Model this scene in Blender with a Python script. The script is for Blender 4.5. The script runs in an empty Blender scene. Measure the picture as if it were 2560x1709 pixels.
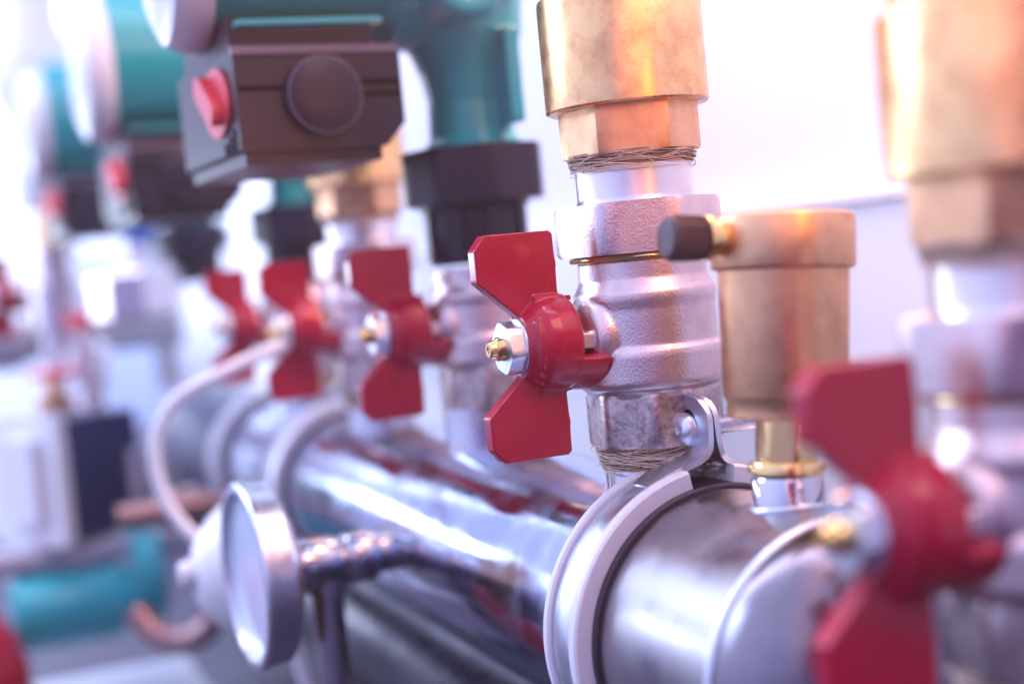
import bpy, bmesh, math, random
from mathutils import Vector, Matrix
random.seed(7)
S = 0.001                      # every dimension below is in millimetres
PI = math.pi
sc = bpy.context.scene
C = sc.collection

# ------------------------------------------------------------------ camera, light, exposure
cam_d = bpy.data.cameras.new('camera')
cam = bpy.data.objects.new('camera', cam_d); C.objects.link(cam)
RV = Vector((0.92158953, -0.37618005, -0.09571472))
UV = Vector((0.10833981, 0.01249673, 0.99403537))
FV = Vector((0.37274015, 0.9264623, -0.05227213))
M = Matrix.Identity(4)
for i in range(3):
    M[i][0], M[i][1], M[i][2] = RV[i], UV[i], -FV[i]
M.translation = Vector((-204.079, -393.895, 111.947)) * S
cam.matrix_world = M
cam_d.lens = 50; cam_d.sensor_width = 36
cam_d.clip_start = 0.02; cam_d.clip_end = 60
cam_d.dof.use_dof = True
cam_d.dof.focus_distance = 0.427
cam_d.dof.aperture_fstop = 4.3
cam_d.dof.aperture_blades = 0
sc.camera = cam

w = bpy.data.worlds.new('World'); sc.world = w; w.use_nodes = True
nt = w.node_tree; nt.nodes.clear()
out = nt.nodes.new('ShaderNodeOutputWorld'); bg = nt.nodes.new('ShaderNodeBackground')
tc = nt.nodes.new('ShaderNodeTexCoord'); dot = nt.nodes.new('ShaderNodeVectorMath'); dot.operation = 'DOT_PRODUCT'
dot.inputs[1].default_value = Vector((-0.55, 0.30, 0.78)).normalized()
mr = nt.nodes.new('ShaderNodeMapRange'); mr.inputs['From Min'].default_value = -1; mr.inputs['From Max'].default_value = 1
cr = nt.nodes.new('ShaderNodeValToRGB')
e = cr.color_ramp.elements
e[0].position = 0.0; e[0].color = (0.06, 0.03, 0.13, 1)
e[1].position = 1.0; e[1].color = (1.1, 1.2, 1.85, 1)
for p, c in ((0.33, (0.08, 0.05, 0.18, 1)), (0.52, (0.25, 0.20, 0.52, 1)), (0.72, (0.66, 0.71, 1.32, 1))):
    n = e.new(p); n.color = c
nt.links.new(tc.outputs['Generated'], dot.inputs[0]); nt.links.new(dot.outputs['Value'], mr.inputs['Value'])
nt.links.new(mr.outputs['Result'], cr.inputs['Fac']); nt.links.new(cr.outputs['Color'], bg.inputs['Color'])
nt.links.new(bg.outputs[0], out.inputs[0])
bg.inputs['Strength'].default_value = 0.72

def area(name, loc, target, sx, sy, watts, col):
    d = bpy.data.lights.new(name, 'AREA'); d.shape = 'RECTANGLE'; d.size = sx * S; d.size_y = sy * S
    d.energy = watts; d.color = col
    o = bpy.data.objects.new(name, d); C.objects.link(o)
    o.location = Vector(loc) * S
    o.rotation_euler = (Vector(target) - Vector(loc)).to_track_quat('-Z', 'Y').to_euler()
    return o
def spot(name, loc, target, radius, watts, col, size, blend):
    d = bpy.data.lights.new(name, 'SPOT'); d.shadow_soft_size = radius * S; d.energy = watts; d.color = col
    d.spot_size = math.radians(size); d.spot_blend = blend
    o = bpy.data.objects.new(name, d); C.objects.link(o); o.location = Vector(loc) * S
    o.rotation_euler = (Vector(target) - Vector(loc)).to_track_quat('-Z', 'Y').to_euler()
    return o
area('window_light', (-800, 800, 620), (0, 40, 60), 600, 420, 5.0, (0.56, 0.70, 1.0))
area('ceiling_light', (-160, 350, 1000), (0, 150, 0), 260, 1500, 4.6, (0.80, 0.80, 1.0))
area('streak_strip_light', (-640, 1500, 165), (0, 40, 20), 1000, 100, 2.4, (0.72, 0.85, 1.0))  # unseen strip light added to lay the bright streak on the pipe
area('warm_flare_fill', (180, 125, 420), (10, 10, 130), 220, 300, 3.2, (1.0, 0.48, 0.24))  # unseen area light added to imitate the orange flare on the brass
area('warm_front_fill', (120, -420, 560), (10, -20, 130), 260, 260, 1.0, (1.0, 0.58, 0.40))  # unseen fill added to warm the front of the brass
spot('flare_effect_spot', (58, 4, 214), (-170, -394, 235), 12, 1500, (1.0, 0.44, 0.25), 38, 1.0)  # unseen spot added so the haze glows like lens flare
area('wall_tint_fill', (90, 120, 620), (200, 130, 220), 240, 420, 0.5, (1.0, 0.60, 0.52))  # unseen fill added to tint the upper wall peach
area('end_wall_fill', (-200, 1450, 800), (-120, 1900, 150), 400, 400, 14, (0.66, 0.78, 1.0))  # unseen fill added to brighten the far end wall

sc.view_settings.view_transform = 'Standard'
sc.view_settings.look = 'None'
sc.view_settings.exposure = 0.55
sc.view_settings.gamma = 1
sc.view_settings.use_curve_mapping = False
sc.cycles.use_denoising = True
sc.cycles.max_bounces = 10
sc.cycles.glossy_bounces = 6
sc.cycles.sample_clamp_indirect = 6.0

# ------------------------------------------------------------------ materials
def mat(name, col, rough=0.4, metal=0.0, coat=0.0, noise=None, bump=None, rvar=0.0, nscale=120, spec=None, aniso=None):
    """noise=(scale, amount, second colour): patchy colour; bump=(scale, distance mm, strength)."""
    m = bpy.data.materials.new(name); m.use_nodes = True
    t = m.node_tree; b = t.nodes['Principled BSDF']
    b.inputs['Base Color'].default_value = (*col, 1); b.inputs['Roughness'].default_value = rough
    b.inputs['Metallic'].default_value = metal; b.inputs['Coat Weight'].default_value = coat
    b.inputs['Coat Roughness'].default_value = 0.08
    if spec is not None: b.inputs['Specular IOR Level'].default_value = spec
    co = t.nodes.new('ShaderNodeTexCoord').outputs['Object']
    if noise:
        n = t.nodes.new('ShaderNodeTexNoise'); n.inputs['Scale'].default_value = noise[0]; n.inputs['Detail'].default_value = 6
        n.inputs['Roughness'].default_value = 0.65
        t.links.new(co, n.inputs['Vector'])
        r = t.nodes.new('ShaderNodeValToRGB'); r.color_ramp.elements[0].position = 0.42; r.color_ramp.elements[1].position = 0.66
        r.color_ramp.elements[0].color = (0, 0, 0, 1); r.color_ramp.elements[1].color = (noise[1],) * 3 + (1,)
        t.links.new(n.outputs['Fac'], r.inputs['Fac'])
        mx = t.nodes.new('ShaderNodeMix'); mx.data_type = 'RGBA'
        mx.inputs['A'].default_value = (*col, 1); mx.inputs['B'].default_value = (*noise[2], 1)
        t.links.new(r.outputs['Color'], mx.inputs['Factor']); t.links.new(mx.outputs['Result'], b.inputs['Base Color'])
    if rvar:
        n = t.nodes.new('ShaderNodeTexNoise'); n.inputs['Scale'].default_value = nscale; n.inputs['Detail'].default_value = 8
        t.links.new(co, n.inputs['Vector'])
        q = t.nodes.new('ShaderNodeMapRange'); q.inputs['From Min'].default_value = 0.3; q.inputs['From Max'].default_value = 0.7
        q.inputs['To Min'].default_value = max(0.02, rough - rvar); q.inputs['To Max'].default_value = rough + rvar
        t.links.new(n.outputs['Fac'], q.inputs['Value']); t.links.new(q.outputs['Result'], b.inputs['Roughness'])
    if bump:
        n = t.nodes.new('ShaderNodeTexNoise'); n.inputs['Scale'].default_value = bump[0]; n.inputs['Detail'].default_value = 3
        if aniso:
            mp = t.nodes.new('ShaderNodeMapping'); mp.inputs['Scale'].default_value = aniso
            t.links.new(co, mp.inputs['Vector']); t.links.new(mp.outputs['Vector'], n.inputs['Vector'])
        else:
            t.links.new(co, n.inputs['Vector'])
        bp = t.nodes.new('ShaderNodeBump'); bp.inputs['Distance'].default_value = bump[1] * S; bp.inputs['Strength'].default_value = bump[2]
        t.links.new(n.outputs['Fac'], bp.inputs['Height']); t.links.new(bp.outputs['Normal'], b.inputs['Normal'])
    return m

MT = {}
MT['nickel'] = mat('cast_nickel_plating', (0.76, 0.61, 0.63), 0.34, 1.0, bump=(1500, 0.22, 0.6), noise=(130, 0.4, (0.56, 0.43, 0.43)), rvar=0.06)
MT['nickel_worn'] = mat('worn_nickel_plating', (0.58, 0.48, 0.48), 0.34, 1.0, bump=(1300, 0.18, 0.5), noise=(420, 0.9, (0.30, 0.20, 0.19)), rvar=0.08)
MT['nickel_smooth'] = mat('machined_nickel', (0.76, 0.70, 0.73), 0.28, 1.0, bump=(900, 0.05, 0.4), aniso=(1, 1, 9))
MT['steel'] = mat('polished_stainless_steel', (0.42, 0.48, 0.66), 0.15, 1.0, rvar=0.10, nscale=60, bump=(260, 0.03, 0.25))
MT['steel_satin'] = mat('satin_stainless_steel', (0.40, 0.38, 0.42), 0.32, 1.0, rvar=0.08, nscale=70, bump=(500, 0.04, 0.3), aniso=(1, 8, 1))
MT['steel_dark'] = mat('dark_end_cap_steel', (0.24, 0.22, 0.27), 0.26, 1.0, rvar=0.1, nscale=60, noise=(40, 0.6, (0.15, 0.13, 0.17)))  # end cap steel, darker and patchier than the pipe
MT['chrome'] = mat('chrome', (0.60, 0.60, 0.66), 0.07, 1.0)
MT['zinc'] = mat('zinc_plated_steel', (0.74, 0.78, 0.87), 0.34, 1.0, noise=(200, 0.3, (0.60, 0.62, 0.72)), rvar=0.08, bump=(700, 0.03, 0.3))
MT['rubber'] = mat('pale_grey_rubber', (0.76, 0.74, 0.80), 0.55, noise=(60, 0.3, (0.66, 0.64, 0.70)), bump=(900, 0.05, 0.3))
MT['red'] = mat('red_lacquer', (0.40, 0.0002, 0.034), 0.22, coat=0.3, spec=0.3, bump=(160, 0.12, 0.12), noise=(1600, 0.10, (0.62, 0.12, 0.16)))
MT['brass'] = mat('turned_brass', (0.95, 0.60, 0.29), 0.30, 1.0, noise=(110, 0.75, (0.62, 0.30, 0.14)), rvar=0.08, bump=(700, 0.04, 0.4), aniso=(1, 1, 12))
MT['brass_cast'] = mat('cast_brass', (0.80, 0.46, 0.26), 0.38, 1.0, noise=(160, 0.6, (0.60, 0.31, 0.17)), bump=(1200, 0.12, 0.45), rvar=0.08)
MT['brass_bright'] = mat('bright_brass', (0.90, 0.64, 0.28), 0.16, 1.0)
MT['hemp'] = mat('hemp_fibre', (0.32, 0.20, 0.13), 0.85, noise=(700, 0.8, (0.15, 0.08, 0.05)), bump=(1500, 0.25, 0.8))
MT['fibre'] = mat('loose_hemp_fibre', (0.74, 0.58, 0.49), 0.7)
MT['teal'] = mat('teal_enamel', (0.004, 0.34, 0.37), 0.30, coat=0.2, bump=(500, 0.06, 0.3))
MT['black'] = mat('black_plastic', (0.014, 0.012, 0.036), 0.36, spec=0.3, bump=(1300, 0.05, 0.35), noise=(600, 0.1, (0.06, 0.05, 0.07)))
MT['white'] = mat('white_plastic', (0.80, 0.80, 0.84), 0.35, coat=0.1)
MT['coral'] = mat('coral_plastic', (0.85, 0.08, 0.11), 0.35)
MT['navy'] = mat('navy_plastic', (0.004, 0.014, 0.085), 0.4)
MT['blue'] = mat('blue_plastic', (0.03, 0.15, 0.55), 0.35)
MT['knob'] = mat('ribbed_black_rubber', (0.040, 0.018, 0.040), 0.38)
MT['glass'] = mat('pale_dial_face', (0.66, 0.76, 0.92), 0.2, coat=0.4)
MT['wall'] = mat('white_plaster', (0.80, 0.79, 0.84), 0.8, noise=(3, 0.3, (0.74, 0.73, 0.80)), bump=(90, 0.5, 0.2))
MT['trunk'] = mat('white_trunking', (0.82, 0.81, 0.86), 0.45)
MT['floor'] = mat('dark_concrete', (0.022, 0.014, 0.045), 0.6, noise=(12, 0.6, (0.045, 0.03, 0.075)))
MT['copper'] = mat('copper_tube', (0.52, 0.33, 0.32), 0.3, 1.0)
MT['grey'] = mat('grey_plastic', (0.50, 0.50, 0.58), 0.5)
MT['iron'] = mat('dark_iron', (0.035, 0.03, 0.065), 0.3, 0.9, rvar=0.1, nscale=50)
MT['rim_highlight'] = mat('painted_edge_highlight', (0.16, 0.13, 0.20), 0.4)  # lighter plastic that paints the light caught on rounded edges
MT['cabinet'] = mat('pale_blue_enamel', (0.42, 0.48, 0.72), 0.5)
MT['teal_lit'] = mat('brightened_teal_enamel', (0.02, 0.46, 0.52), 0.3, coat=0.2)  # teal enamel brightened in its colour to stand in for light
MT['ink'] = mat('dark_seam', (0.004, 0.003, 0.006), 0.7, spec=0.08)

# ------------------------------------------------------------------ mesh helpers (mm)
AX = {'Z': Matrix.Identity(4), 'X': Matrix.Rotation(PI / 2, 4, 'Y'), '-X': Matrix.Rotation(-PI / 2, 4, 'Y'),
      'Y': Matrix.Rotation(-PI / 2, 4, 'X'), '-Y': Matrix.Rotation(PI / 2, 4, 'X')}
def T(x, y, z): return Matrix.Translation((x, y, z))

class MB:
    def __init__(s): s.bm = bmesh.new()
    def rings(s, rows, closed_ends=True, M=None, loop=False):
        """rows: list of equally long loops of points"""
        M = M or Matrix.Identity(4)
        vs = [[s.bm.verts.new(M @ Vector(p)) for p in row] for row in rows]
        n = len(vs[0]); k = len(vs)
        for i in range(k if loop else k - 1):
            a, b = vs[i], vs[(i + 1) % k]
            for j in range(n):
                s.bm.faces.new((a[j], a[(j + 1) % n], b[(j + 1) % n], b[j]))
        if closed_ends and not loop:
            s.bm.faces.new(list(reversed(vs[0]))); s.bm.faces.new(vs[-1])
        return s
    def lathe(s, prof, M=None, n=64, closed=False):
        """prof: (r, z) from bottom to top"""
        rows = [[(max(r, 0.01) * math.cos(2 * PI * j / n), max(r, 0.01) * math.sin(2 * PI * j / n), z) for j in range(n)] for r, z in prof]
        return s.rings(rows, not closed, M, closed)
    def ngon(s, R, z0, z1, M=None, n=6, rot=0.0, ch=1.2, rc=0.93):
        """nut: n sided prism with chamfered ends"""
        m = 8
        def loop(k, z):
            pts = []
            for i in range(n):
                a0 = rot + 2 * PI * i / n; a1 = rot + 2 * PI * (i + 1) / n
                p0 = Vector((R * math.cos(a0), R * math.sin(a0))); p1 = Vector((R * math.cos(a1), R * math.sin(a1)))
                for j in range(m):
                    p = p0.lerp(p1, j / m)
                    if p.length > R * k: p = p.normalized() * R * k
                    pts.append((p.x, p.y, z))
            return pts
        return s.rings([loop(rc, z0), loop(0.985, z0 + ch), loop(0.985, z1 - ch), loop(rc, z1)], True, M)
    def box(s, x0, x1, y0, y1, z0, z1, M=None):
        return s.rings([[(x0, y0, z), (x1, y0, z), (x1, y1, z), (x0, y1, z)] for z in (z0, z1)], True, M)
    def prism(s, poly, z0, z1, M=None):
        return s.rings([[(x, y, z) for x, y in poly] for z in (z0, z1)], True, M)
    def tube(s, pts, r, n=10, cap=True):
        pts = [Vector(p) for p in pts]; rows = []
        up = Vector((0.12, 0.31, 0.94))
        for i, p in enumerate(pts):
            d = (pts[min(i + 1, len(pts) - 1)] - pts[max(i - 1, 0)]).normalized()
            a = d.cross(up)
            if a.length < 1e-3: a = d.cross(Vector((1, 0, 0)))
            a.normalize(); b = d.cross(a)
            rr = r if not isinstance(r, (list, tuple)) else r[i]
            rows.append([p + (a * math.cos(2 * PI * j / n) + b * math.sin(2 * PI * j / n)) * rr for j in range(n)])
        return s.rings(rows, cap)
    def bevel(s, off, seg=2, ang=30):
        es = [e for e in s.bm.edges if e.is_manifold and e.calc_face_angle(0) > math.radians(ang)]
        bmesh.ops.bevel(s.bm, geom=es, offset=off, segments=seg, affect='EDGES', profile=0.5, clamp_overlap=True)
        return s
    def mesh(s, name):
        bmesh.ops.recalc_face_normals(s.bm, faces=s.bm.faces)
        for v in s.bm.verts: v.co *= S
        me = bpy.data.meshes.new(name); s.bm.to_mesh(me); s.bm.free()
        me.polygons.foreach_set('use_smooth', [True] * len(me.polygons))
        return me
    def build(s, name, m, parent=None, sharp=32, voxel=None, smooth=4):
        me = s.mesh(name)
        o = bpy.data.objects.new(name, me); C.objects.link(o)
        if voxel:                                  # fuse the pieces into one cast skin with small fillets
            r = o.modifiers.new('r', 'REMESH'); r.mode = 'VOXEL'; r.voxel_size = voxel * S; r.use_smooth_shade = True
            if smooth:
                q = o.modifiers.new('s', 'SMOOTH'); q.iterations = smooth; q.factor = 0.5
            dg = bpy.context.evaluated_depsgraph_get(); dg.update()
            nm = bpy.data.meshes.new_from_object(o.evaluated_get(dg)); o.modifiers.clear()
            o.data = nm; nm.name = name
            nm.polygons.foreach_set('use_smooth', [True] * len(nm.polygons))
        else:
            me.set_sharp_from_angle(angle=math.radians(sharp))
        o.data.materials.clear(); o.data.materials.append(MT[m])
        if parent: o.parent = parent
        return o

def tag(o, label=None, cat=None, group=None, kind=None):
    if label: o['label'] = label
    if cat: o['category'] = cat
    if group: o['group'] = group
    if kind: o['kind'] = kind
    return o
def thing(name, loc, label, cat, group=None, rot=(0, 0, 0)):
    o = bpy.data.objects.new(name, None); C.objects.link(o); o.empty_display_size = 0.01
    o.location = Vector(loc) * S; o.rotation_euler = rot
    return tag(o, label, cat, group)
def copy_tree(o, parent=None):
    c = o.copy(); C.objects.link(c)
    if parent is not None: c.parent = parent
    for ch in list(o.children): copy_tree(ch, c)
    return c

# ------------------------------------------------------------------ setting
b = MB().box(-1300, 215, -850, 2300, -245, -225); tag(b.build('floor', 'floor'), kind='structure')
b = MB().box(200, 215, -840, 2300, -224, 900); o = b.build('wall', 'wall'); tag(o, 'white plastered wall running back behind the row of valves', 'wall', kind='structure')
b = MB().box(-450, 199.5, 1900, 1915, -224, 900); o = b.build('wall', 'wall'); tag(o, 'pale end wall at the far left behind the blurred pipework', 'wall', kind='structure')
b = MB().box(120, 199, -840, 1899, -224, -75); o = b.build('dark_filler', 'floor'); tag(o, 'dark filler block added along the foot of the white wall', 'dark_filler', kind='structure')  # block added to put darkness into the background under the pipe
t = thing('cable_trunking', (193, 400, 90), 'white rectangular trunking fixed along the wall behind the brass air vent', 'trunking')
MB().box(-5, 6.5, -700, 900, -40, 36).bevel(1.5).build('duct', 'trunk', t)
MB().box(-7.5, 6.4, -700, 900, 36.2, 40).bevel(0.8).build('lid', 'trunk', t)

# ------------------------------------------------------------------ header pipe
HR = 42.0
hd = thing('header_pipe', (0, 0, 0), 'wide polished steel manifold pipe carrying the row of red handled valves', 'manifold pipe')
def ycyl(r0, prof, n=128):          # lathe round the Y axis, prof (r, y)
    return MB().lathe(prof, AX['Y'], n)
ycyl(0, [(HR, -20), (HR, 100), (HR, 300), (HR, 548)]).build('pipe_shell', 'steel', hd)
ycyl(0, [(HR - 2, 548.2), (HR + 1.5, 550), (HR + 1.5, 758), (HR - 2, 760)]).build('dark_far_length', 'navy', hd)  # far length of the manifold, coloured dark navy
ycyl(0, [(HR, -92.5), (HR, -60), (HR, -20.05)]).build('satin_section', 'steel_satin', hd)
b = MB()
prof = [(HR - 0.6, -95.6)] + [(HR + 1.0 * math.sin(PI * k / 8), -95.6 + 3.2 * k / 8) for k in range(9)] + [(HR - 0.6, -92.4)]
b.lathe(prof, AX['Y'], 128).build('weld_seam', 'zinc', hd)
prof = [(0, -122), (8, -121.8), (18, -120.3), (28, -116.4), (35, -111), (39.5, -105), (41.4, -99), (41.6, -95.2)]
ycyl(0, prof).build('end_cap', 'steel_dark', hd)
for y in (0, 150, 300, 450):
    st = MB().lathe([(17.6, 34), (17.2, 38), (17.0, 41), (17.0, 57)], None, 64).build('pipe_stub', 'chrome', hd); st.location = (0, y * S, 0)
MB().lathe([(9.6, 36), (9.6, 49), (9.0, 50)], T(2, -69, 0), 48).build('pipe_stub', 'chrome', hd)
# weld beads round the stubs
for y, r in ((0, 17.6), (-69, 10.0)):
    pts = []
    for k in range(73):
        a = 2 * PI * k / 72; x = r * math.cos(a) + (2 if y else 0); pts.append((x, y + r * math.sin(a), math.sqrt(HR * HR - x * x) + 0.2))
    MB().tube(pts, 0.9, 8, False).build('weld_bead', 'zinc', hd)

# ------------------------------------------------------------------ ball valve with butterfly handle
def make_handle(t):
    b = MB()
    b.lathe([(0, 28.0), (13.6, 28.0), (14.3, 29.0), (14.3, 35), (13.8, 38), (12.4, 40.6), (10.6, 42.4), (9.6, 43.6), (0, 43.8)], AX['-X'], 64)
    up = [(-56, 20), (-56, 29.6), (-52.4, 33.9), (-31.6, 33.9), (-30.6, 33.0), (-30.2, 24), (-30.6, 12), (-30, 9), (-43.5, 8.5)]
    for sg in (1, -1):
        poly = [(x, sg * z) for x, z in up]
        if sg < 0: poly.reverse()
        b.prism(poly, -2.9, 2.9, AX['-Y'] if False else Matrix.Rotation(PI / 2, 4, 'X'))
    # raised roots where wings run into the hub
    b.box(-39, -29.5, -4.4, 4.4, -14.6, 14.6)
    # stop skirt under the hub
    rows = []
    for k in range(15):
        a = math.radians(200 + 100 * k / 14)
        rows.append([(x, r * math.cos(a), r * math.sin(a)) for x, r in ((-30, 14.6), (-20.2, 15.4), (-20.2, 11.2), (-30, 11.0))])
    b.rings(rows, True)
    b.box(-31, -25.8, -2.0, 2.0, 12.4, 14.0)
    # small cast marks and a raised arc on the front collar of the hub
    for dg_, rr in ((225, 0.9), (243, 1.2), (258, 0.8)):
        a = math.radians(dg_)
        b.lathe([(0, -1.6), (rr, -1.6), (rr, 0.75), (rr * .5, 1.1), (0, 1.15)], T(-40.2, 12.2 * math.cos(a), 12.2 * math.sin(a)) @ Vector((-0.62, 0.78 * math.cos(a), 0.78 * math.sin(a))).to_track_quat('Z', 'Y').to_matrix().to_4x4(), 16)
    b.tube([(-40.9, 12.1 * math.cos(math.radians(q)), 12.1 * math.sin(math.radians(q))) for q in range(140, 216, 6)], 1.0, 8)
    h = b.build('handle', 'red', t, voxel=0.36, smooth=5)
    # embossed arrow marks on the front of the hub
    b = MB()
    b.ngon(8.4, 43.3, 48.9, AX['-X'], 6, 0.25, 0.7, 0.93)
    b.lathe([(8.3, 43.2), (8.5, 43.5), (8.5, 44.1), (8.3, 44.3)], AX['-X'], 48)
    n = b.build('lock_nut', 'zinc', h)
    b = MB(); b.lathe([(3.6, 40), (3.6, 50.6), (3.3, 51.2), (2.7, 51.4), (2.6, 53.0), (2.2, 53.5), (1.1, 53.5), (0.9, 52.9), (0, 52.8)], AX['-X'], 40)
    b.build('stem_tip', 'brass_bright', h)
    return h
def make_valve(label):
    t = thing('ball_valve', (0, 0, 88), label, 'ball valve', 'ball valves with red butterfly handles')
    b = MB()
    b.lathe([(0, -19), (20.0, -19), (20.4, -17), (22.5, -15.8), (23.2, -14.2), (23.3, -6.0), (22.9, -4.4), (21.7, -3.2), (21.6, 8), (22.1, 11), (22.0, 12.8), (20.9, 14.6), (19.9, 17), (19.8, 22.8), (0, 22.8)], None, 96)
    b.lathe([(0, 8), (14.0, 8), (14.0, 16.0), (13.6, 19.5), (12.2, 22.2), (9.6, 24.2), (7.2, 25.0), (7.0, 29), (0, 29)], AX['-X'], 48)
    b.box(-27.0, -20, -10.5, -5.5, -2.4, 2.4)
    b.box(-27.0, -20, 5.5, 10.5, -2.4, 2.4)
    b.build('valve_body', 'nickel', t, voxel=0.45, smooth=5)
    MB().ngon(21.4, -34, -17.5, None, 8, 0.32, 1.2, 0.955).bevel(0.4, 2, 25).build('hex_end', 'nickel_worn', t)
    make_handle(t)
    return t
def add_hemp(t, z0, z1, r0, r1, nf=110, name='hemp_wrap', lmax=3.6):
    b = MB(); rows = []
    k = 9
    prof = [(r0 * (1 - i / k) + r1 * i / k + 0.5 * math.sin(i * 2.4) + random.uniform(-.2, .25), z0 + (z1 - z0) * i / k) for i in range(k + 1)]
    n = 96
    rows = [[((r + 0.35 * math.sin(j * .7 + z * 3) + random.uniform(-.18, .18)) * math.cos(2 * PI * j / n), (r + 0.35 * math.sin(j * .7 + z * 3) + random.uniform(-.18, .18)) * math.sin(2 * PI * j / n), z) for j in range(n)] for r, z in prof]
    b.rings(rows, True)
    h = b.build(name, 'hemp', t, sharp=60)
    b = MB()
    for q in range(nf):
        a0 = random.uniform(0, 2 * PI); span = random.uniform(0.5, 2.2); za = random.uniform(z0, z1); zb = za + random.uniform(-6, 6)
        loose = random.random() < 0.22; lift = random.uniform(0.5, lmax) if loose else random.uniform(0.1, 0.6)
        pts = []
        for i in range(13):
            f = i / 12; z = za * (1 - f) + zb * f + 0.25 * math.sin(f * 9 + a0)
            zz = min(max(z, z0 - 1.4), z1 + 0.3); g = (zz - z0) / (z1 - z0); r = r0 * (1 - g) + r1 * g
            r += lift * (math.sin(PI * f) if not loose else f ** 2) + 0.35
            a = a0 + span * f; pts.append((r * math.cos(a), r * math.sin(a), zz + (random.uniform(-.1, .1))))
        b.tube(pts, random.uniform(0.07, 0.14), 5)
    b.build('loose_fibre', 'fibre', h, sharp=80)
    return h

v4 = make_valve('sharp red butterfly handle on a nickel ball valve, the one in focus in mid picture')
add_hemp(v4, -41.2, -33.8, 17.4, 19.3)
plain = copy_tree(v4)       # variant screwed straight to a pump: no union nut
# union nut and tail piece
def union(t):
    MB().lathe([(19.6, 22.6), (22.2, 22.9), (22.4, 23.6), (22.0, 24.3), (20.4, 24.8)], None, 72).build('brass_ring', 'brass_bright', t)
    MB().ngon(26.2, 24.7, 40.2, None, 6, math.radians(-24), 1.3, 0.95).bevel(0.55, 3, 25).build('union_nut', 'nickel', t)
    MB().lathe([(18.6, 40), (18.2, 41), (18.0, 42), (18.0, 52.0)], None, 72).build('tail_piece', 'nickel_smooth', t)
union(v4)
V = {4: v4, 3: plain}
v2 = copy_tree(v4); V[2] = v2
v1 = copy_tree(plain); V[1] = v1
v5 = copy_tree(v4); V[5] = v5
def place(t, x, y, z, label): t.location = Vector((x, y, z)) * S; t['label'] = label
place(V[3], 4, 150, 90.5, 'blurred red handled ball valve under the black union nut of the nearer pump')
place(V[2], 0, 300, 91, 'blurred red handled ball valve with a silver union nut, behind the nearer pump box')
place(V[1], 0, 450, 93, 'farthest red handled ball valve of the row, partly crossed by the white hose')
place(V[5], 5, -159, 53, 'large out of focus red handled ball valve in the right foreground')

# ------------------------------------------------------------------ brass check valves
def make_check(label, fibres=80):
    t = thing('check_valve', (0, 0, 139.5), label, 'check valve', 'brass check valves on the risers')
    MB().ngon(21.9, 3.4, 18.2, None, 6, math.radians(-24), 1.0, 0.96).bevel(0.5, 2, 25).build('hex_end', 'brass_cast', t)
    MB().lathe([(20.5, 17.4), (24.6, 17.5), (25.2, 18.1), (25.2, 50.6), (24.9, 51.6), (23.6, 52.2), (22.4, 52.3), (22.3, 62), (22.3, 85)], None, 96).build('brass_body', 'brass', t)
    add_hemp(t, -0.4, 3.8, 18.7, 19.3, fibres, lmax=1.7)
    return t
c4 = make_check('sharp brass check valve cylinder standing above the focused valve at top centre')
c2 = copy_tree(c4); c2.location = Vector((0, 300, 142.5)) * S; c2['label'] = 'blurred brass check valve seen below the right end of the nearer black pump box'
c5 = copy_tree(c4); c5.location = Vector((5, -159, 104.5)) * S; c5['label'] = 'large out of focus brass check valve at the top right corner'

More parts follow.
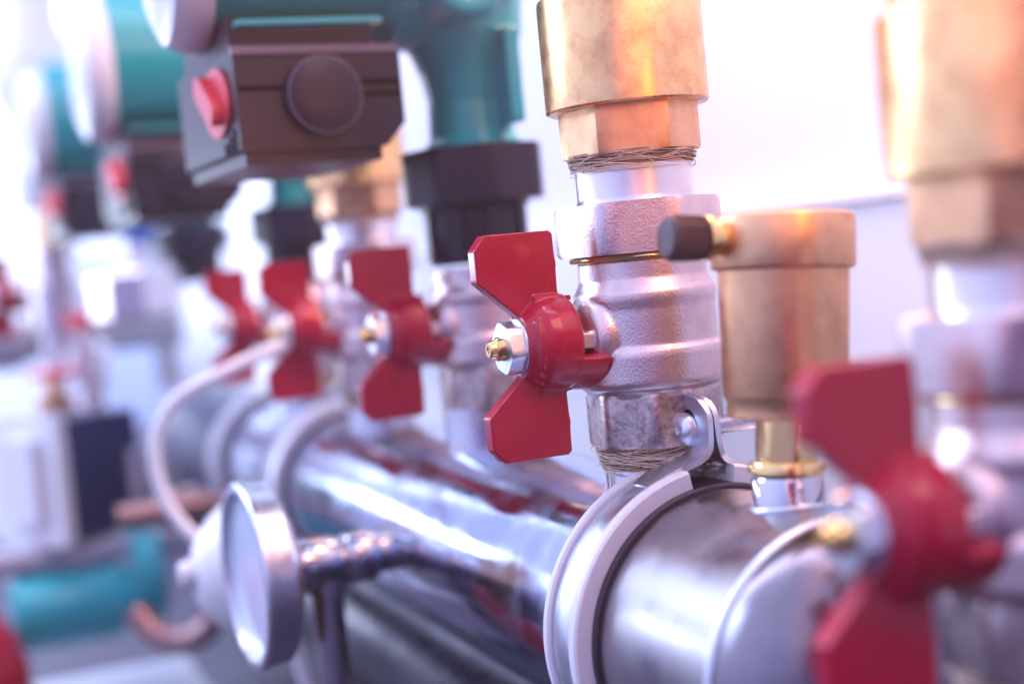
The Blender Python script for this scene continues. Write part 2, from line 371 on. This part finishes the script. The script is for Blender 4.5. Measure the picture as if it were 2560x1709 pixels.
# ------------------------------------------------------------------ circulation pumps
def make_pump(label):
    t = thing('circulation_pump', (4, 150, 111), label, 'pump', 'circulation pumps')
    P = T(-4, -150, -111)          # parts are laid out in the frame of the row
    b = MB().lathe([(19.0, 115), (19.6, 116), (19.6, 136), (22.5, 137.5), (22.5, 140)], P @ T(4, 150, 0), 48)
    for k in range(8):
        a = 2 * PI * k / 8
        b.box(17, 21.4, -3, 3, 117, 137, P @ T(4, 150, 0) @ Matrix.Rotation(a, 4, 'Z'))
    b.build('collar', 'black', t)
    MB().ngon(30.0, 139.5, 161, P @ T(5, 150, 0), 8, math.radians(-4), 1.5, 0.97).bevel(0.6, 2, 25).build('union_nut', 'black', t)
    # volute
    b = MB()
    b.lathe([(0, 160), (19.5, 160), (19.5, 163.5), (17.5, 165), (16.6, 180), (19, 192), (24, 206), (26, 230), (0, 232)], P @ T(6, 150, 0), 64)
    b.lathe([(0, -32), (44, -32), (48, -28), (48, 8), (42, 20), (20, 26), (0, 26)], P @ T(0, 152, 250) @ AX['X'], 72)
    b.lathe([(0, 0), (15.5, 0), (15.5, 30), (13.5, 31), (9.5, 31), (9.5, 24), (0, 24)], P @ T(-8, 132, 222) @ AX['-Y'], 48)
    b.box(-3, 3, 118, 140, 168, 205, P @ T(14, 0, 0))
    b.build('volute', 'teal', t, voxel=0.9, smooth=5)
    mh = MB().lathe([(39, -98), (42.5, -97), (42.5, -34), (44, -32)], P @ T(0, 155, 250) @ AX['X'], 72).build('motor_housing', 'teal', t)
    MB().box(-94, -40, 111, 118, 206.4, 208.6, P).bevel(.5).build('flange_rib', 'teal', mh)
    MB().lathe([(0, 97.6), (41.2, 97.6), (41.6, 99), (41.0, 106), (38, 111.5), (31, 114.8), (16, 116), (0, 116.3)], P @ T(0, 155, 246) @ AX['-X'], 72).build('motor_cap', 'white', t)
    # terminal box, turned a little about the vertical
    Bx = P @ T(-96, 115, 0) @ Matrix.Rotation(math.radians(5), 4, 'Z')
    front = [(0, 163), (1.0, 162), (56.5, 162), (64.5, 170.5), (64.5, 197), (62.5, 199.5), (0.5, 199.5), (0, 199)]
    MB().box(2.0, 55, 2.5, 76, 157.2, 161.8, Bx).bevel(1.2).build('box_foot', 'black', t)
    b = MB().prism([(x, z) for x, z in front], -78, 0, Bx @ Matrix.Rotation(PI / 2, 4, 'X'))
    b.bevel(0.9, 2, 25)
    tb = b.build('terminal_box', 'black', t)
    MB().box(1.5, 57, 7, 70, 199, 211, Bx).bevel(1.2).build('box_lid', 'black', tb)
    MB().box(-0.3, 63.5, -1.3, 2.5, 196.8, 199.7, Bx).bevel(0.6).build('lid_rim', 'rim_highlight', tb)  # coloured lighter as a painted edge highlight
    for q in ((1, 18, 183.6, 185.6), (46, 64.2, 184.4, 187.0), (46, 64.2, 180.4, 182.4)): MB().box(q[0], q[1], -0.35, 1, q[2], q[3], Bx).build('seam', 'ink', tb)
    MB().lathe([(14.6, 0), (14.4, 4.2), (13.8, 5.4), (12.4, 6.0), (9, 6.6), (5, 7.0), (0, 7.2)], Bx @ T(32, 0.2, 181) @ AX['-Y'], 64).build('round_cover', 'black', tb)
    b = MB(); pts = [(13.9 * math.cos(a * PI / 24), -5.0, 13.9 * math.sin(a * PI / 24)) for a in range(49)]
    b.tube(pts, 0.45, 8, False); b.bm.transform(Bx @ T(32, 0.2, 181)); b.build('cover_rim', 'rim_highlight', tb)  # lighter ring painting the highlight round the cover
    # selector on the left face
    YZ = Matrix(((0, 0, 1, 0), (1, 0, 0, 0), (0, 1, 0, 0), (0, 0, 0, 1)))
    el = [(16 * math.cos(k * PI / 20), 12.8 * math.sin(k * PI / 20)) for k in range(40)]
    sel = MB().prism(el, -1.6, 0.4, Bx @ T(0, 22, 182.5) @ YZ).bevel(.5, 2).build('selector_switch', 'coral', tb)
    br = [(5 * math.cos(a) + (8 if k < 9 else -8), 5 * math.sin(a)) for k, a in enumerate([-PI / 2 + PI * q / 8 for q in range(9)] + [PI / 2 + PI * q / 8 for q in range(9)])]
    MB().prism(br, -6, -1.4, Bx @ T(0, 23, 183.5) @ YZ @ Matrix.Rotation(math.radians(38), 4, 'Z')).bevel(1.0, 3).build('selector_bar', 'coral', sel)
    b = MB()
    for k in range(3): b.box(-0.5, 0.5, 5 + 6 * k, 7.6 + 6 * k, 162.6, 171 - 2 * k, Bx)
    b.build('vent_slot', 'ink', tb)
    return t
p3 = make_pump('nearer teal circulation pump with black terminal box and coral selector')
p1 = copy_tree(p3); p1.location = Vector((4, 450, 111)) * S; p1['label'] = 'second teal circulation pump with a white round motor cap, blurred behind the nearer one'
p0 = copy_tree(p3); p0.location = Vector((-8, 750, 119)) * S; p0['label'] = 'farthest teal circulation pump, cut off by the left edge'

# ------------------------------------------------------------------ pipe clamps
def make_clamp(label):
    t = thing('pipe_clamp', (0, -21, 0), label, 'pipe clamp', 'rubber lined pipe clamps')
    W = 11.5
    def arc(prof, a0, a1, n=72):      # sweep a (y, r) section round Y, angles from the top, clockwise seen from the camera
        b = MB(); rows = []
        for k in range(n + 1):
            a = math.radians(a0 + (a1 - a0) * k / n)
            rows.append([(r * math.sin(a), y, r * math.cos(a)) for y, r in prof])
        return b.rings(rows, True)
    rub = [(-W, HR + 1.65), (W, HR + 1.65), (W, 48.2), (W - .8, 48.9), (W - 3.2, 48.9), (W - 3.8, 48.2), (W - 3.8, 45.6), (-W + 5.0, 45.6), (-W + 5.0, 48.2), (-W + 4.2, 48.9), (-W + .8, 48.9), (-W, 48.2)]
    ru = arc(rub, -9, -172).build('rubber_lining', 'rubber', t, sharp=40)
    arc(rub, 9, 172).build('rubber_lining', 'rubber', t, sharp=40)
    ga = arc([(W - 3, HR + .03), (-W - 1.8, HR + .03), (-W - 1.8, HR + 1.0), (-W - 1.2, HR + 1.6), (W - 3, HR + 1.6)], -179, 179, 144).build('dark_crescent_ring', 'knob', t, sharp=40)  # dark ring added in place of the shaded crescent beside the clamp
    band = [(-W + 5.6, 45.7), (W - 4.4, 45.7), (W - 4.4, 47.3), (W - 5.2, 47.7), (-W + 6.2, 47.7), (-W + 5.6, 47.3)]
    for sg in (-1, 1):
        bd = arc(band, sg * 16, sg * 174).build('band', 'zinc', t, sharp=40)
        # ear: foot leaves the band, bends upright, round top
        b = MB(); th = 1.7; cw = 11.5
        path = [(-17.5, 43.9), (-13, 46.3), (-9.5, 47.9), (-6.6, 49.0), (-4.6, 50.1), (-3.1, 51.6), (-2.2, 53.6), (-1.8, 56), (-1.6, 59), (-1.5, 62)]
        if sg > 0: path = [(-x - 0.9, z) for x, z in path]
        path = [(x + 2.4 * min(1, i / 5) if sg < 0 else x + 2.4, z) for i, (x, z) in enumerate(path)]
        rows = []
        for i, (x, z) in enumerate(path):
            p0 = path[max(i - 1, 0)]; p1 = path[min(i + 1, len(path) - 1)]
            d = Vector((p1[0] - p0[0], p1[1] - p0[1])).normalized(); nrm = Vector((-d.y, d.x)) * th / 2
            y0 = (5.6, 5.8, 6.6, 8.0, 9.4, 10.6)[i] if i < 6 else cw
            rows.append([(x + nrm.x, -y0, z + nrm.y), (x + nrm.x, y0, z + nrm.y), (x - nrm.x, y0, z - nrm.y), (x - nrm.x, -y0, z - nrm.y)])
        xt, zt = path[-1]
        for k in range(1, 9):
            a = PI / 2 * k / 8; y0 = max(cw * math.cos(a), 0.6); z = zt + 7.0 * math.sin(a)
            rows.append([(xt - th / 2, -y0, z), (xt - th / 2, y0, z), (xt + th / 2, y0, z), (xt + th / 2, -y0, z)] if sg < 0 else [(xt - th / 2, -y0, z), (xt - th / 2, y0, z), (xt + th / 2, y0, z), (xt + th / 2, -y0, z)])
        b.rings(rows, True)
        ear = b.bevel(0.35, 2, 40).build('ear', 'zinc', t, sharp=40)
        if sg < 0:
            MB().lathe([(3.9, 2.2), (3.9, 2.5)], T(2.4, 0, 61.0) @ AX['-X'], 32).build('slot_hole', 'ink', ear)
    b = MB()
    b.lathe([(0, 2.4), (5.0, 2.5), (5.1, 3.0), (4.8, 4.5), (3.9, 5.7), (2.4, 6.4), (1.3, 6.5), (1.0, 5.6), (0, 5.5)], T(2.4, 0, 58.9) @ AX['-X'], 40)
    s1 = b.build('screw', 'zinc', t)
    prof = [(0, -5)]
    z = -5.0
    while z < 20: prof += [(2.25, z), (2.75, z + .4)]; z += 0.8
    prof += [(2.25, z), (0, z)]
    MB().lathe(prof, T(2.4, 0, 58.9) @ AX['X'], 32).build('threaded_shank', 'zinc', s1, sharp=20)
    return t
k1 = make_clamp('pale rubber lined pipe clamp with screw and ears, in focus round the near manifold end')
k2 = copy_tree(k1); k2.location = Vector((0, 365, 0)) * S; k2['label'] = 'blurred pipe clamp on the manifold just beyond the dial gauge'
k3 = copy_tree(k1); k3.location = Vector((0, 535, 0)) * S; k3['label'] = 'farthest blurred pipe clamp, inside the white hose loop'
b = MB()
for q in range(9):
    a = random.uniform(-.9, .9); L = random.uniform(3, 6.5)
    b.tube([(-4.4, -21, 59.4), (-6.0 - L * .2, -21 - L * .3 * math.cos(a), 59.4 + L * .2 * a), (-6.6 - L * .55, -21 - L * .6, 59.6 + L * a * .6)], 0.07, 4)
fz = b.build('fibre_tuft', 'fibre', None, sharp=80)
tag(fz, 'wisp of pale hemp fibres caught on the clamp screw head', 'fibre tuft')

# ------------------------------------------------------------------ brass air vent
t = thing('air_vent', (2, -69, 50), 'brass automatic air vent with a black ribbed side knob, right of the focused valve', 'air vent', rot=(0, math.radians(4.5), 0))
MB().lathe([(9.4, 0), (10.2, .4), (10.4, 2), (9.8, 3.4), (8.4, 3.6)], None, 48).build('washer', 'brass_bright', t)
MB().ngon(8.4, 3.5, 15.0, None, 6, .35, .8, .94).bevel(.3, 2, 25).build('hex_nipple', 'brass_bright', t)
MB().lathe([(8, 15), (14.8, 15.2), (15.6, 16), (15.6, 19.5), (16.2, 20.5), (16.6, 21.5), (17.4, 54.5)], None, 72).build('vent_body', 'brass_cast', t)
MB().lathe([(17.2, 54.3), (18.9, 54.9), (19.2, 55.6), (19.2, 68), (18.6, 69), (17, 69.4), (0, 69.8)], None, 72).build('vent_cap', 'brass_cast', t)
kz = 63.0
nk = MB().lathe([(4.6, 17), (4.6, 22.5), (6.0, 22.7), (6.0, 24.6), (3, 24.8)], T(0, 0, kz) @ AX['-X'], 32).build('knob_neck', 'brass_bright', t)
rows = []
nn = 120
for r, z, am in ((4.6, 24.6, 0), (5.6, 25.2, .38), (5.8, 33.2, .38), (5.6, 34.4, 0), (4.8, 35.2, 0), (1.2, 35.6, 0)):
    rows.append([((r + am * math.sin(2 * PI * j / 5)) * math.cos(2 * PI * j / nn), (r + am * math.sin(2 * PI * j / 5)) * math.sin(2 * PI * j / nn), z) for j in range(nn)])
MB().rings(rows, True, T(0, 0, kz) @ AX['-X']).build('ribbed_knob', 'knob', t, sharp=20)

# ------------------------------------------------------------------ dial gauge on the side of the manifold
t = thing('dial_gauge', (-42, 161, 2), 'round chrome dial gauge seen edge-on, screwed into the side of the manifold', 'gauge', rot=(0, 0, math.radians(2.5)))
GA = T(6, 0, 0) @ AX['-X'] @ Matrix.Scale(1.03, 4)
MB().lathe([(33.0, 53), (34.6, 54.5), (34.6, 61.5), (35.4, 62), (35.4, 65), (34.6, 66), (32.2, 66), (31.8, 64.6), (31.6, 62.6)], GA, 72).build('case', 'zinc', t)
MB().lathe([(0, 62.2), (31.7, 62.2), (31.7, 62.7), (0, 63.4)], GA, 72).build('dial_face', 'glass', t)
MB().lathe([(9, 45.4), (24, 49.2), (33.1, 53.3), (9, 53.4)], GA, 64).build('back_plate', 'brass_cast', t)
b = MB(); b.lathe([(6.2, -3), (7.6, 0), (7.8, 12), (7.0, 13), (6.4, 13), (9.4, 13.8), (10.0, 15), (10.0, 25), (9.4, 26), (6.2, 26.6), (6.2, 29), (9.6, 29.6), (10.4, 31), (10.4, 46), (8, 52.6)], GA, 48)
b.build('stem', 'chrome', t)
MB().lathe([(0, -75), (6.3, -75), (6.3, -12), (8.4, -11.4), (8.4, -7), (7, -6)], T(-29, 0, 0), 40).build('drain_tube', 'chrome', t)

# white sensor head farther along the pipe
t = thing('sensor_head', (-42, 246, -12), 'white domed plastic sensor head with a small nub, just behind the dial gauge', 'sensor head')
MB().lathe([(6, -2), (6, 30)], AX['-X'], 32).build('sensor_neck', 'chrome', t)
MB().lathe([(10, 29), (31, 30), (34, 32), (34, 44), (32, 49), (25, 58), (17, 64), (12, 67), (0, 68)], AX['-X'], 64).build('sensor_cap', 'white', t)
MB().lathe([(0, 64), (6, 64), (6, 72), (4.5, 74), (0, 74.3)], T(0, 0, 2) @ AX['-X'], 32).build('nub', 'white', t)

# ------------------------------------------------------------------ white hose loop
def spline(pts, k=14):
    P = [Vector(p) for p in pts]; P = [P[0] * 2 - P[1]] + P + [P[-1] * 2 - P[-2]]; r = []
    for i in range(1, len(P) - 2):
        a, b_, c, d = P[i - 1:i + 3]
        for j in range(k):
            u = j / k
            r.append(0.5 * ((2 * b_) + (c - a) * u + (2 * a - 5 * b_ + 4 * c - d) * u * u + (3 * b_ - a - 3 * c + d) * u ** 3))
    r.append(P[-2]); return r
b = MB().tube(spline([(2, 352, 70), (-8, 340, 84), (-24, 316, 90), (-47, 296, 85), (-78, 300, 74), (-101, 309, 62), (-112, 313, 40), (-109, 310, 14), (-97, 304, -6), (-78, 296, -30), (-60, 290, -60), (-50, 285, -110)]), 3.4, 16)
tag(b.build('hose', 'trunk'), 'white flexible hose looping round the far part of the manifold', 'hose')

# ------------------------------------------------------------------ supply for the foreground valve
t = thing('lower_pipe', (5, -159, 0), 'chromed upright pipe below the foreground red handled valve', 'pipe')
MB().lathe([(17, -60), (17, 17)], None, 48).build('pipe_length', 'chrome', t)

# ------------------------------------------------------------------ blurred background kit, far left
t = thing('insulated_pipe', (-108, 830, 196), 'thick white upright pipe blurred at the far left above a brass fitting', 'pipe')
MB().lathe([(23, 0), (25, 2), (25, 70), (34, 90), (34, 130), (25, 150), (25, 260)], None, 48).build('lagging', 'white', t)
MB().lathe([(11, -34), (11, -28), (14, -27), (14, -8), (11, -7), (11, 1)], None, 6).build('brass_fitting', 'brass_cast', t)
MB().lathe([(18, -130), (18, -100), (22, -98), (22, -60), (16, -58), (16, -34)], None, 32).build('riser_tube', 'nickel_smooth', t)
vb = copy_tree(plain); place(vb, -112, 860, 128, 'red handled valve cut off by the left edge beneath the white pipe')
if 'group' in vb: del vb['group']
t = thing('wheel_valve', (-126, 730, 48), 'small valve with a pink red handwheel, far left above the navy actuator', 'valve')
MB().lathe([(10, -30), (14, -28), (14, 0), (8, 2), (6, 14)], None, 24).build('valve_body', 'brass_cast', t)
MB().lathe([(5, 13), (17, 14), (19, 17), (17, 20), (5, 21)], None, 32).build('handwheel', 'coral', t)
t = thing('blue_cock', (-60, 709, 140), 'blue round knob on a pale fitting, blurred below the second pump box', 'stopcock')
MB().lathe([(31, -42), (35, -38), (35, -6), (31, -2), (8, 0), (6, 20)], None, 8).build('fitting', 'nickel_smooth', t)
MB().lathe([(3, 16), (9, 18), (13, 24), (14, 31), (12, 39), (7, 44), (0, 45)], T(6, 0, 0), 24).build('knob', 'blue', t)
t = thing('actuator', (-134, 575, 8), 'boxy actuator, lit end coloured white and dark front coloured navy, at the left edge below mid height', 'actuator', rot=(0, 0, math.radians(33)))  # white stands for the lit left face, navy for the dark front
MB().box(0.3, 60, 1, 66, -46, 33).bevel(3, 3).build('shaded_navy_body', 'navy', t)
MB().box(-9, 0, -1, 68, -49, 37).bevel(3, 3).build('lit_white_end', 'white', t)
MB().box(-16, -9.3, 16, 50, -34, 22).bevel(2, 3).build('lit_white_end', 'white', t)
t = thing('waste_pipe', (-128, 600, -50), 'pale grey plastic pipe lying level just under the boxy actuator', 'pipe')
MB().lathe([(10, -90), (10, -10), (13, -9), (13, 12), (10, 13), (10, 70)], AX['X'], 32).build('pipe_length', 'grey', t)
t = thing('drip_tray', (-120, 600, -162), 'pale grey plastic tray below the low teal pump, at the bottom left', 'tray')
MB().box(-60, 60, -60, 60, -80, 14).bevel(4, 3).build('tray_body', 'grey', t)
t = thing('level_pipe', (-60, 905, 92), 'pale level pipe far behind the second pump, left of the white hose', 'pipe')
MB().lathe([(20, -160), (20, -60), (26, -58), (26, -30), (20, -28), (20, 60)], AX['X'], 32).build('pipe_length', 'white', t)
def far_fitting(name, loc, prof, m, label, cat, ax='Z', n=24, knob=None):
    t = thing(name, loc, label, cat, 'blurred fittings far behind the pumps')
    MB().lathe(prof, AX[ax], n).build('fitting_body', m, t)
    if knob: MB().lathe([(4, 0), (knob[0], 2), (knob[0] * 1.1, 8), (knob[0], 14), (4, 16)], T(*knob[1]), 20).build('knob', knob[2], t)
up = [(16, -70), (16, -20), (24, -18), (24, 14), (16, 16), (16, 70)]
far_fitting('pipe_union', (-96, 900, 120), up, 'nickel_smooth', 'dull silver pipe union left of the blurred blue knob', 'pipe union')
far_fitting('pipe_union', (-8, 960, 100), [(r * .8, z) for r, z in up], 'grey', 'grey pipe union just left of the farthest red handle', 'pipe union')
far_fitting('side_valve', (-92, 800, 60), [(12, -34), (12, -8), (18, -6), (18, 20), (9, 24), (9, 34)], 'nickel_smooth', 'silver valve with a pale pink knob above the white hose loop', 'valve', 'Z', 8, (13, (0, 0, 34), 'coral'))
far_fitting('elbow_joint', (-150, 1020, 80), [(14, -80), (14, -10), (20, -8), (20, 20), (14, 22), (14, 60)], 'cabinet', 'pale blue level pipe joint at the far left edge', 'pipe joint', 'X')
far_fitting('brown_coupling', (-72, 520, -20), [(8, -40), (8, -14), (13, -12), (13, 12), (8, 14), (8, 40)], 'copper', 'brownish copper coupling between the navy actuator body and the hose loop', 'coupling', 'X', 12)
t = thing('wall_cabinet', (60, 1700, 60), 'pale blue grey cabinet far behind the farthest red handle', 'cabinet')
MB().box(-90, 40, 0, 120, -120, 130).bevel(5, 2).build('cabinet_body', 'cabinet', t)
t = thing('small_pump', (-138, 600, -86), 'small teal pump, lit up in its colour, lying low at the lower left', 'pump')
MB().lathe([(0, -40), (22, -40), (26, -36), (26, 26), (21, 34), (21, 40)], AX['X'], 40).build('motor_housing', 'teal_lit', t)
MB().lathe([(21, 38), (33, 39), (33, 56), (26, 60), (0, 60)], T(0, 0, 12) @ AX['X'], 40).build('volute', 'teal_lit', t)
MB().lathe([(8, 0), (8, 60)], T(50, 0, 40), 24).build('outlet', 'nickel_smooth', t)
b = MB().tube(spline([(-104, 560, -88), (-92, 552, -104), (-76, 545, -110), (-58, 540, -98), (-50, 540, -60)]), 9, 20)
tag(b.build('copper_bend', 'copper'), 'curved copper tube between the teal pump and the white sensor head', 'pipe')
t = thing('expansion_vessel', (-215, 545, -180), 'crimson rounded vessel cut off at the bottom left corner', 'vessel')
MB().lathe([(0, 118), (14, 116), (28, 108), (38, 94), (43, 74), (44, 40), (44, -90)], None, 48).build('tank', 'red', t)
t = thing('return_pipe', (36, 200, -112), 'dark steel return pipe running close under the polished manifold', 'pipe')
MB().lathe([(36, -330), (36, 700)], AX['Y'], 64).build('pipe_length', 'iron', t)

# ------------------------------------------------------------------ thin haze added to carry the flare glow
hz = MB().box(-1350, 260, -900, 2350, -300, 1080).build('haze', 'wall')
m = bpy.data.materials.new('flare_haze'); m.use_nodes = True; n = m.node_tree; n.nodes.clear()
o_ = n.nodes.new('ShaderNodeOutputMaterial'); v = n.nodes.new('ShaderNodeVolumePrincipled')
v.inputs['Color'].default_value = (0.95, 0.94, 1.0, 1); v.inputs['Density'].default_value = 0.028
n.links.new(v.outputs['Volume'], o_.inputs['Volume'])
hz.data.materials[0] = m; tag(hz, kind='stuff')
